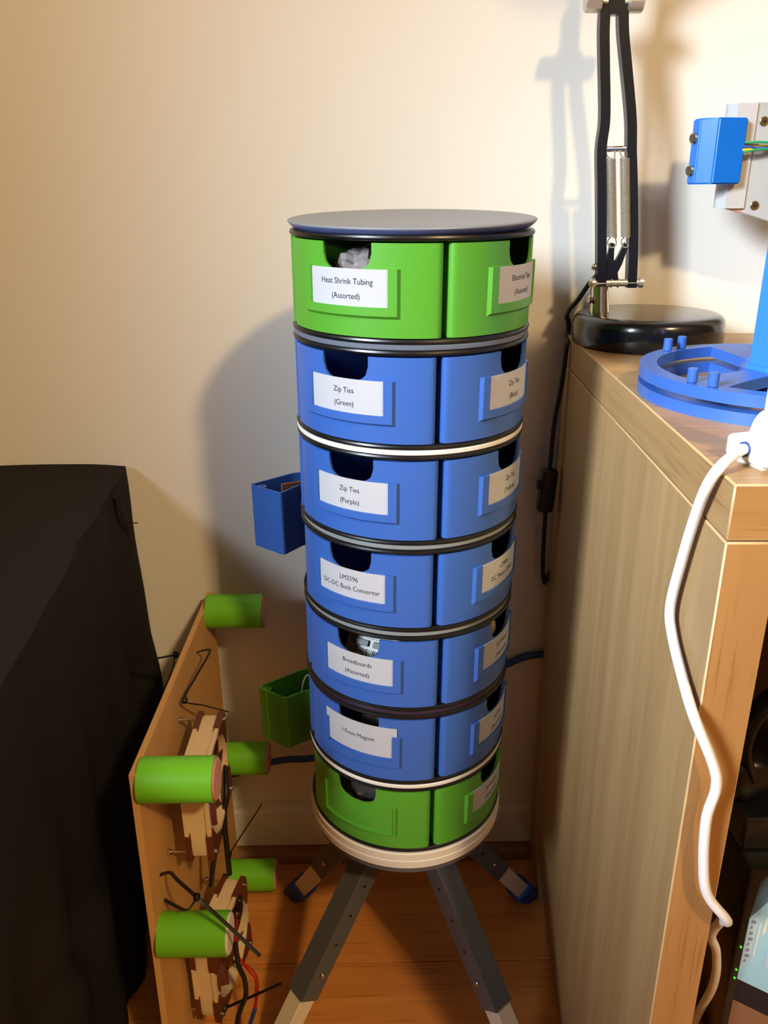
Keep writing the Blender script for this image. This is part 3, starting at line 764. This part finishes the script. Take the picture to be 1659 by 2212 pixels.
pf = [(.3020, .842), (.3045, .8290), (.3180, .8190), (.3480, .8270), (.3480, .837), (.3345, .843)]
b.prism(pf, .8860, .9430, lambda p: bp_(p.x, p.y, p.z))
bmesh.ops.bevel(b.bm, geom=b.bm.edges[:], offset=.0012, segments=2, affect='EDGES')
ob('blue_box', b, 'azure', br, 25)
for z in (.9265, .8985):
    b = MB(); b.cyl(bp_(.3034, .836, z), bp_(.3003, .8345, z-.0003), .0050, 16, bev=.001); ob('button', b, 'steel', br)
for k, (y0_, z0_, pts, mt) in enumerate([
  (0, 0, [(.344, .829, .9215), (.356, .827, .9222), (.371, .829, .9218), (.40, .833, .920)], 'greenw'),
  (0, 0, [(.344, .829, .9125), (.354, .826, .9150), (.368, .828, .9162), (.39, .833, .915)], 'greenw'),
  (0, 0, [(.344, .828, .9185), (.352, .826, .9183), (.362, .828, .9170), (.40, .833, .919)], 'bluew'),
  (0, 0, [(.344, .828, .9155), (.352, .826, .9157), (.362, .829, .9172), (.40, .834, .918)], 'yelloww'),
  (0, 0, [(.346, .829, .9200), (.357, .830, .9200), (.368, .830, .9192), (.40, .834, .917)], 'brass')]):
    b = MB(); b.tube([bp_(*p) for p in pts], .0011, 8, 5); ob('wire', b, mt, br, 60)
for x, z in ((.3672, .9405), (.3698, .8665)):
    b = MB(); c = bp_(x, .838, z); b.cyl(c, c-Vector((0, .0016, 0)), .0042, 20, bev=.0006)
    sw = ob('screw', b, 'brass', br)
    b = MB(); a_, w_ = .0022, .0005
    b.prism([(a_, w_), (w_, w_), (w_, a_), (-w_, a_), (-w_, w_), (-a_, w_), (-a_, -w_), (-w_, -w_), (-w_, -a_), (w_, -a_), (w_, -w_), (a_, -w_)], 0, 1, lambda p: c+Vector((p.x, -.0015-.0004*p.z, p.y)))
    ob('cross_recess', b, 'chip', sw)

# ------------------------------------------------------------------ draped black thing on the left
b = MB(); GX, GY = 46, 40
xa, xb, ya, yb = -1.15, -.297, .30, .905
def ztop(x, y_):
    u = (yb-y_)/(yb-ya)
    z = .590-.086*u+.004*noise.noise(Vector((x*7, y_*9, 0)))
    z -= .014*max(0, 1-(xb-x)/.05)**2*(.25+u)       # rounded, sagging right edge
    return z
g = [[None]*(GX+1) for _ in range(GY+1)]
for j in range(GY+1):
    for i in range(GX+1):
        x = xa+(xb-xa)*(i/GX); y_ = ya+(yb-ya)*j/GY
        g[j][i] = b.v((x+(.006*noise.noise(Vector((y_*14, 3, 0))) if i == GX else 0), y_, ztop(x, y_)))
for j in range(GY):
    for i in range(GX): b.face((g[j][i], g[j][i+1], g[j+1][i+1], g[j+1][i]))
# hanging sides: right, front
def skirt(edge, outv):
    rows = 26; prev = edge
    for k in range(1, rows+1):
        u = k/rows; cur = []
        for e in edge:
            s_ = e.co.x+e.co.y*1.7
            fold = .010*math.sin(s_*42+2.2*noise.noise(Vector((s_*5, u*2, 0))))*min(1, u*1.6)+.012*noise.noise(Vector((s_*9, u*5, 1)))*min(1, u*3)
            crease = -.010*math.exp(-((u-.60)/.03)**2)
            p = e.co+Vector(outv)*(fold*.75+crease+.002*math.sin(u*PI)); p.z = e.co.z*(1-u)+.002*u
            cur.append(b.v(p))
        for i in range(len(edge)-1): b.face((prev[i], prev[i+1], cur[i+1], cur[i]))
        prev = cur
skirt([g[j][GX] for j in range(GY+1)], (1, 0, 0)); skirt([g[0][i] for i in range(GX+1)], (0, -1, 0)); skirt([g[j][0] for j in range(GY+1)], (-1, 0, 0)); skirt([g[GY][i] for i in range(GX+1)], (0, 0, 0))
bmesh.ops.remove_doubles(b.bm, verts=b.bm.verts[:], dist=.0004)
dr = thing('draped_cover', 'large box covered with black cloth at the left by the wall', 'covered box', (0, 0, 0))
ob('cloth_cover', b, 'drape', dr, 60)
b = MB(); b.tube([(-.294, .86, .568), (-.296, .868, .540), (-.296, .880, .52), (-.300, .890, .485)], .008, 8, 6, flat=(.004, .010)); ob('gathered_corner', b, 'drape', dr, 60)
b = MB(); b.tube([(-.292, .86, .531), (-.284, .858, .534), (-.274, .856, .5345)], .0006, 5, 5); ob('loose_thread', b, 'cord', dr)

# ------------------------------------------------------------------ hardboard panel with rollers and fans
rk = thing('fan_board', 'brown hardboard panel with green rollers and two beige fans, leaning on the black cover', 'fan panel', (-.205, .70, 0))
def kp(x, y_, z): return Vector((x+.205, y_-.70, z))
b = MB()
pl_ = [(.5485, .4330), (.889, .4290), (.889, .0), (.528, .0)]
b.prism(pl_, -.006, 0, lambda p: kp(-.205+p.z, p.x, p.y)); 
for f in b.bm.faces: f.material_index = 0 if abs(f.normal.x) > .9 or abs((f.calc_center_median().x)) < .0001 else 1
ob('panel', b, ['board', 'board_edge'], rk, 20)
rows = [(.858, .4185, .066, 0), (.845, .214, .060, 0), (.835, .030, .060, 0), (.560, .4185, .063, 0), (.552, .2495, .062, 1), (.546, .040, .062, 0)]
for y_, z, L, wh in rows:
    b = MB(); r_ = .0205 if y_ > .7 else .0195
    b.lathe([(0, 0), (r_, 0), (r_, L), (r_-.0012, L), (r_-.0012, L-.001), (0, L-.001)], 40, kp(-.205, y_, z), Matrix.Rotation(PI/2, 3, 'Y')); rr = ob('roller', b, 'roller_green', rk, 40)
    b = MB(); b.cyl(kp(-.205+L-.002, y_, z), kp(-.205+L+.0022, y_, z), r_-.0016, 32, bev=.0008); c = ob('roller_core', b, 'roller_white' if wh else 'card_core', rr); c['label'] = 'white end plug' if wh else 'pinkish end plug'
def fan(cy, cz, yaw_, xi, label):
    """square cooling fan, axis along +X, 92 mm"""
    Rm = Matrix.Rotation(yaw_, 3, 'Z')
    T = lambda p: kp(xi, cy, cz)+Rm @ Vector((p.z, p.x, p.y))     # local x,y in the square, z = depth
    n = 64; hs = .0490; rc = .006
    def sq(i):
        a = 2*PI*i/n; c, s_ = math.cos(a), math.sin(a); k = hs/max(abs(c), abs(s_)); x, y_ = c*k, s_*k
        lim = hs-.0022
        if abs(x) > lim and abs(y_) > lim: x = math.copysign(lim+.0009, x); y_ = math.copysign(lim+.0009, y_)
        return (x, y_)
    S = [sq(i) for i in range(n)]; C = [(.0455*math.cos(2*PI*i/n), .0455*math.sin(2*PI*i/n)) for i in range(n)]
    S2 = [(x*.955, y_*.955) for x, y_ in S]
    b = MB(); b.ring_prism(S, C, 0, .004, T); b.ring_prism(S, C, .021, .025, T); b.ring_prism([(x*.97, y_*.97) for x, y_ in S], C, .004, .021, T)
    f = ob('fan_frame', b, 'beige', rk, 30); f['label'] = label
    # brown corner pads on both flanges
    for sx in (-1, 1):
        for sy in (-1, 1):
            for z0_, z1_ in ((-.0006, .0052), (.0198, .0262)):
                b = MB(); poly = [(sx*.0496, sy*.0496), (sx*.0496, sy*.022), (sx*.045, sy*.0135), (sx*.0405, sy*.0225), (sx*.0330, sy*.0330), (sx*.0225, sy*.0405), (sx*.0135, sy*.045), (sx*.022, sy*.0496)]
                b.prism(poly, z0_, z1_, T); ob('corner_pad', b, 'brown', f, 20)
    b = MB(); b.lathe([(0, 0), (.0175, 0), (.019, .002), (.019, .018), (0, .018)], 36)
    for v in b.bm.verts: v.co = T(Vector((v.co.x, v.co.y, .005+v.co.z)))
    for k in range(9):
        a0 = 2*PI*k/9; prev = None
        for j in range(6):
            u = j/5; r_ = .018+.024*u; sw = a0+.30*u
            p0 = (r_*math.cos(sw), r_*math.sin(sw), .006); p1 = (r_*math.cos(sw+.62), r_*math.sin(sw+.62), .0215)
            cur = [b.v(T(Vector(p0))), b.v(T(Vector(p1))), b.v(T(Vector((p1[0], p1[1], p1[2]+.0012)))), b.v(T(Vector((p0[0], p0[1], p0[2]+.0012))))]
            if prev:
                for q_ in range(4): b.face((prev[q_], cur[q_], cur[(q_+1) % 4], prev[(q_+1) % 4]))
            else: b.face(cur)
            prev = cur
        b.face(prev)
    ob('rotor', b, 'brown', f, 30)
    for sx, sy in ((-1, -1), (1, -1), (-1, 1), (1, 1)):
        b = MB(); b.cyl(T(Vector((sx*.0435, sy*.0435, -.0215))), T(Vector((sx*.0435, sy*.0435, .0275))), .0013, 10); b.cyl(T(Vector((sx*.0435, sy*.0435, -.0195))), T(Vector((sx*.0435, sy*.0435, -.0170))), .0030, 6)
        b.cyl(T(Vector((sx*.0435, sy*.0435, .026))), T(Vector((sx*.0435, sy*.0435, .0285))), .0026, 12); ob('screw', b, 'steel', f)
    return f
fan(.643, .3445, 0, -.185, 'upper beige and brown fan')
fan(.643, .1300, rad(-11), -.187, 'lower beige and brown fan')
# zip ties through the board
def tie(pts, head, tail=None, lab=None):
    b = MB(); b.tube([kp(*p) for p in pts], .001, 6, 6, flat=(.0007, .0019))
    b.box(kp(*head), (.005, .006, .006), .0008, Matrix.Rotation(.5, 3, 'X'), 1)
    return ob('zip_tie', b, 'cord', rk, 50)
tie([(-.207, .786, .4057), (-.1890, .778, .4140), (-.1850, .750, .4220), (-.1920, .716, .4170), (-.1975, .690, .4090), (-.185, .715, .385), (-.170, .756, .348)], (-.1975, .690, .4090))
tie([(-.205, .5703, .3021), (-.196, .572, .303), (-.183, .552, .314), (-.1614, .530, .3174), (-.138, .526, .291), (-.1093, .520, .2584)], (-.1614, .530, .3174))
tie([(-.205, .573, .2694), (-.192, .560, .276), (-.174, .540, .292), (-.1614, .530, .3174)], (-.1614, .530, .3174))
tie([(-.176, .720, .1791), (-.155, .720, .215), (-.1345, .720, .2494)], (-.176, .720, .179))
tie([(-.168, .600, .0884), (-.140, .600, .104), (-.107, .600, .123)], (-.168, .600, .0884))
tie([(-.211, .80, .4000), (-.2300, .80, .3955), (-.2623, .80, .3888), (-.284, .80, .384)], (-.2330, .80, .3950))
tie([(-.2330, .80, .3950), (-.2400, .80, .372), (-.2510, .80, .3475), (-.2480, .80, .338), (-.2110, .80, .330)], (-.2330, .80, .3950))
# leads
for pts, r_, mt in (([(-.163, .690, .330), (-.1587, .66, .3136), (-.1669, .66, .2719), (-.1772, .66, .235), (-.1842, .66, .195)], .0027, 'cord'),
                    ([(-.163, .69, .3143), (-.1674, .68, .2719), (-.1681, .68, .2279), (-.1682, .68, .1900)], .0030, 'cord'),
                    ([(-.1500, .62, .19), (-.1541, .62, .1687), (-.1547, .62, .149), (-.1502, .62, .1322), (-.14, .62, .1185), (-.1355, .62, .1047), (-.1371, .62, .0805), (-.1405, .62, .0608)], .0010, 'red'),
                    ([(-.1530, .62, .1656), (-.1519, .62, .1356), (-.1426, .62, .1151), (-.1377, .62, .1013), (-.1413, .62, .0610)], .0010, 'red'),
                    ([(-.1500, .60, .1800), (-.1491, .60, .15), (-.1444, .60, .1301), (-.1447, .60, .1066), (-.1516, .60, .0863), (-.1573, .60, .062), (-.160, .60, .004)], .0026, 'cord'),
                    ([(-.1408, .62, .0612), (-.1440, .62, .050), (-.1484, .62, .0343), (-.152, .62, .004)], .0024, 'bluew')):
    b = MB(); b.tube([kp(*p) for p in pts], r_, 8, 6); ob('fan_lead', b, mt, rk, 60)
b = MB(); b.box(kp(-.1560, .66, .168), (.006, .008, .018), .001, None, 1); ob('lead_plug', b, 'cord', rk)

# ------------------------------------------------------------------ things under the desk
pc = thing('computer_case', 'black computer case with green lights under the desk', 'computer', (.40, .715, 0))
b = MB(); b.box((.06, .0, .13), (.20, .22, .26), .004, None, 2); ob('case', b, 'satin_black', pc)
b = MB()
for z in (.158, .126, .114): b.cyl((-.0340, -.1095, z), (-.0340, -.1115, z), .0011, 10)
ob('indicator_light', b, 'led', pc)
tn = thing('printed_box', 'pale teal printed box with slanted corner under the desk at the lower right', 'box', (.2685, .44, 0), (0, 0, rad(-35)))
def front(poly, z_mat, nm, y0_=0.0, y1_=.04):
    b = MB(); b.prism(poly, 0, 1, lambda p: Vector((p.x, y0_+(y1_-y0_)*p.z, p.y)))
    return ob(nm, b, z_mat, tn, 20)
front([(.0, .322), (.0, .384), (.0125, .412), (.022, .430), (.085, .430), (.085, .322)], 'teal', 'body')
front([(.0003, .300), (.0003, .3222), (.0847, .3222), (.0847, .300)], 'chip', 'dark_band')
front([(.0003, .0), (.0003, .300), (.0847, .300), (.0847, .0)], 'kraft_brown', 'lower_carton')
front([(.0008, .3330), (.0008, .3815), (.0060, .392), (.0056, .3480)], 'label_grey', 'printed_label', -.0004, .001)
for k in range(8):
    z = .341+.0056*k; w_ = .0016+.0008*((k*2) % 3)
    front([(.0016, z), (.0016+w_, z+.0014), (.0016+w_, z+.0042), (.0020, z+.0036)], 'teal_ink', 'print_mark', -.0007, .0)
front([(.0070, .349), (.0082, .352), (.0086, .388), (.0074, .382)], 'teal_label', 'print_stripe', -.0004, .001)
front([(.0098, .372), (.0122, .378), (.0126, .396), (.0104, .391)], 'teal_label', 'print_stripe', -.0004, .001)
front([(.016, .345), (.070, .345), (.070, .400), (.016, .400)], 'label_grey', 'printed_label', -.0004, .001)
hp = thing('headphones', 'black headphone loop hanging under the desk', 'headphones', (.385, .66, .0))
b = MB(); b.tube([(-.012, 0, .33), (-.024, 0, .365), (-.020, 0, .40), (0, 0, .425), (.03, 0, .43), (.06, 0, .40), (.062, 0, .35)], .008, 10, 6, flat=(.006, .014)); ob('headband', b, 'satin_black', hp, 60)
b = MB(); b.cyl((-.012, -.01, .325), (-.012, .02, .325), .026, 28, bev=.006); b.cyl((.062, -.01, .345), (.062, .02, .345), .026, 28, bev=.006); ob('ear_cup', b, 'satin_black', hp, 50)
b = MB(); b.box((.025, 0, .28), (.10, .06, .040), .003, None, 1); ob('rest', b, 'satin_black', hp)
b = MB(); b.box((0, 0, 0), (.060, .05, .016), .002, Matrix.Rotation(rad(38), 3, 'Y'), 1)
o = ob('grey_adapter', b, 'alu', None, loc=(.357, .62, .5370)); tag(o, 'grey metal tray fixed under the desk top', 'tray')

# ------------------------------------------------------------------ ceiling lamp (behind the photographer)
cl = thing('pendant_lamp', 'bare ceiling lamp holder hanging behind the photographer', 'lamp', LAMP)
b = MB(); b.cyl((0, 0, .135), (0, 0, .20), .020, 20, bev=.004); ob('lamp_holder', b, 'white_plastic', cl)
b = MB(); b.cyl((0, 0, .19), (0, 0, Z1-LAMP.z), .003, 8); ob('flex', b, 'cord', cl)
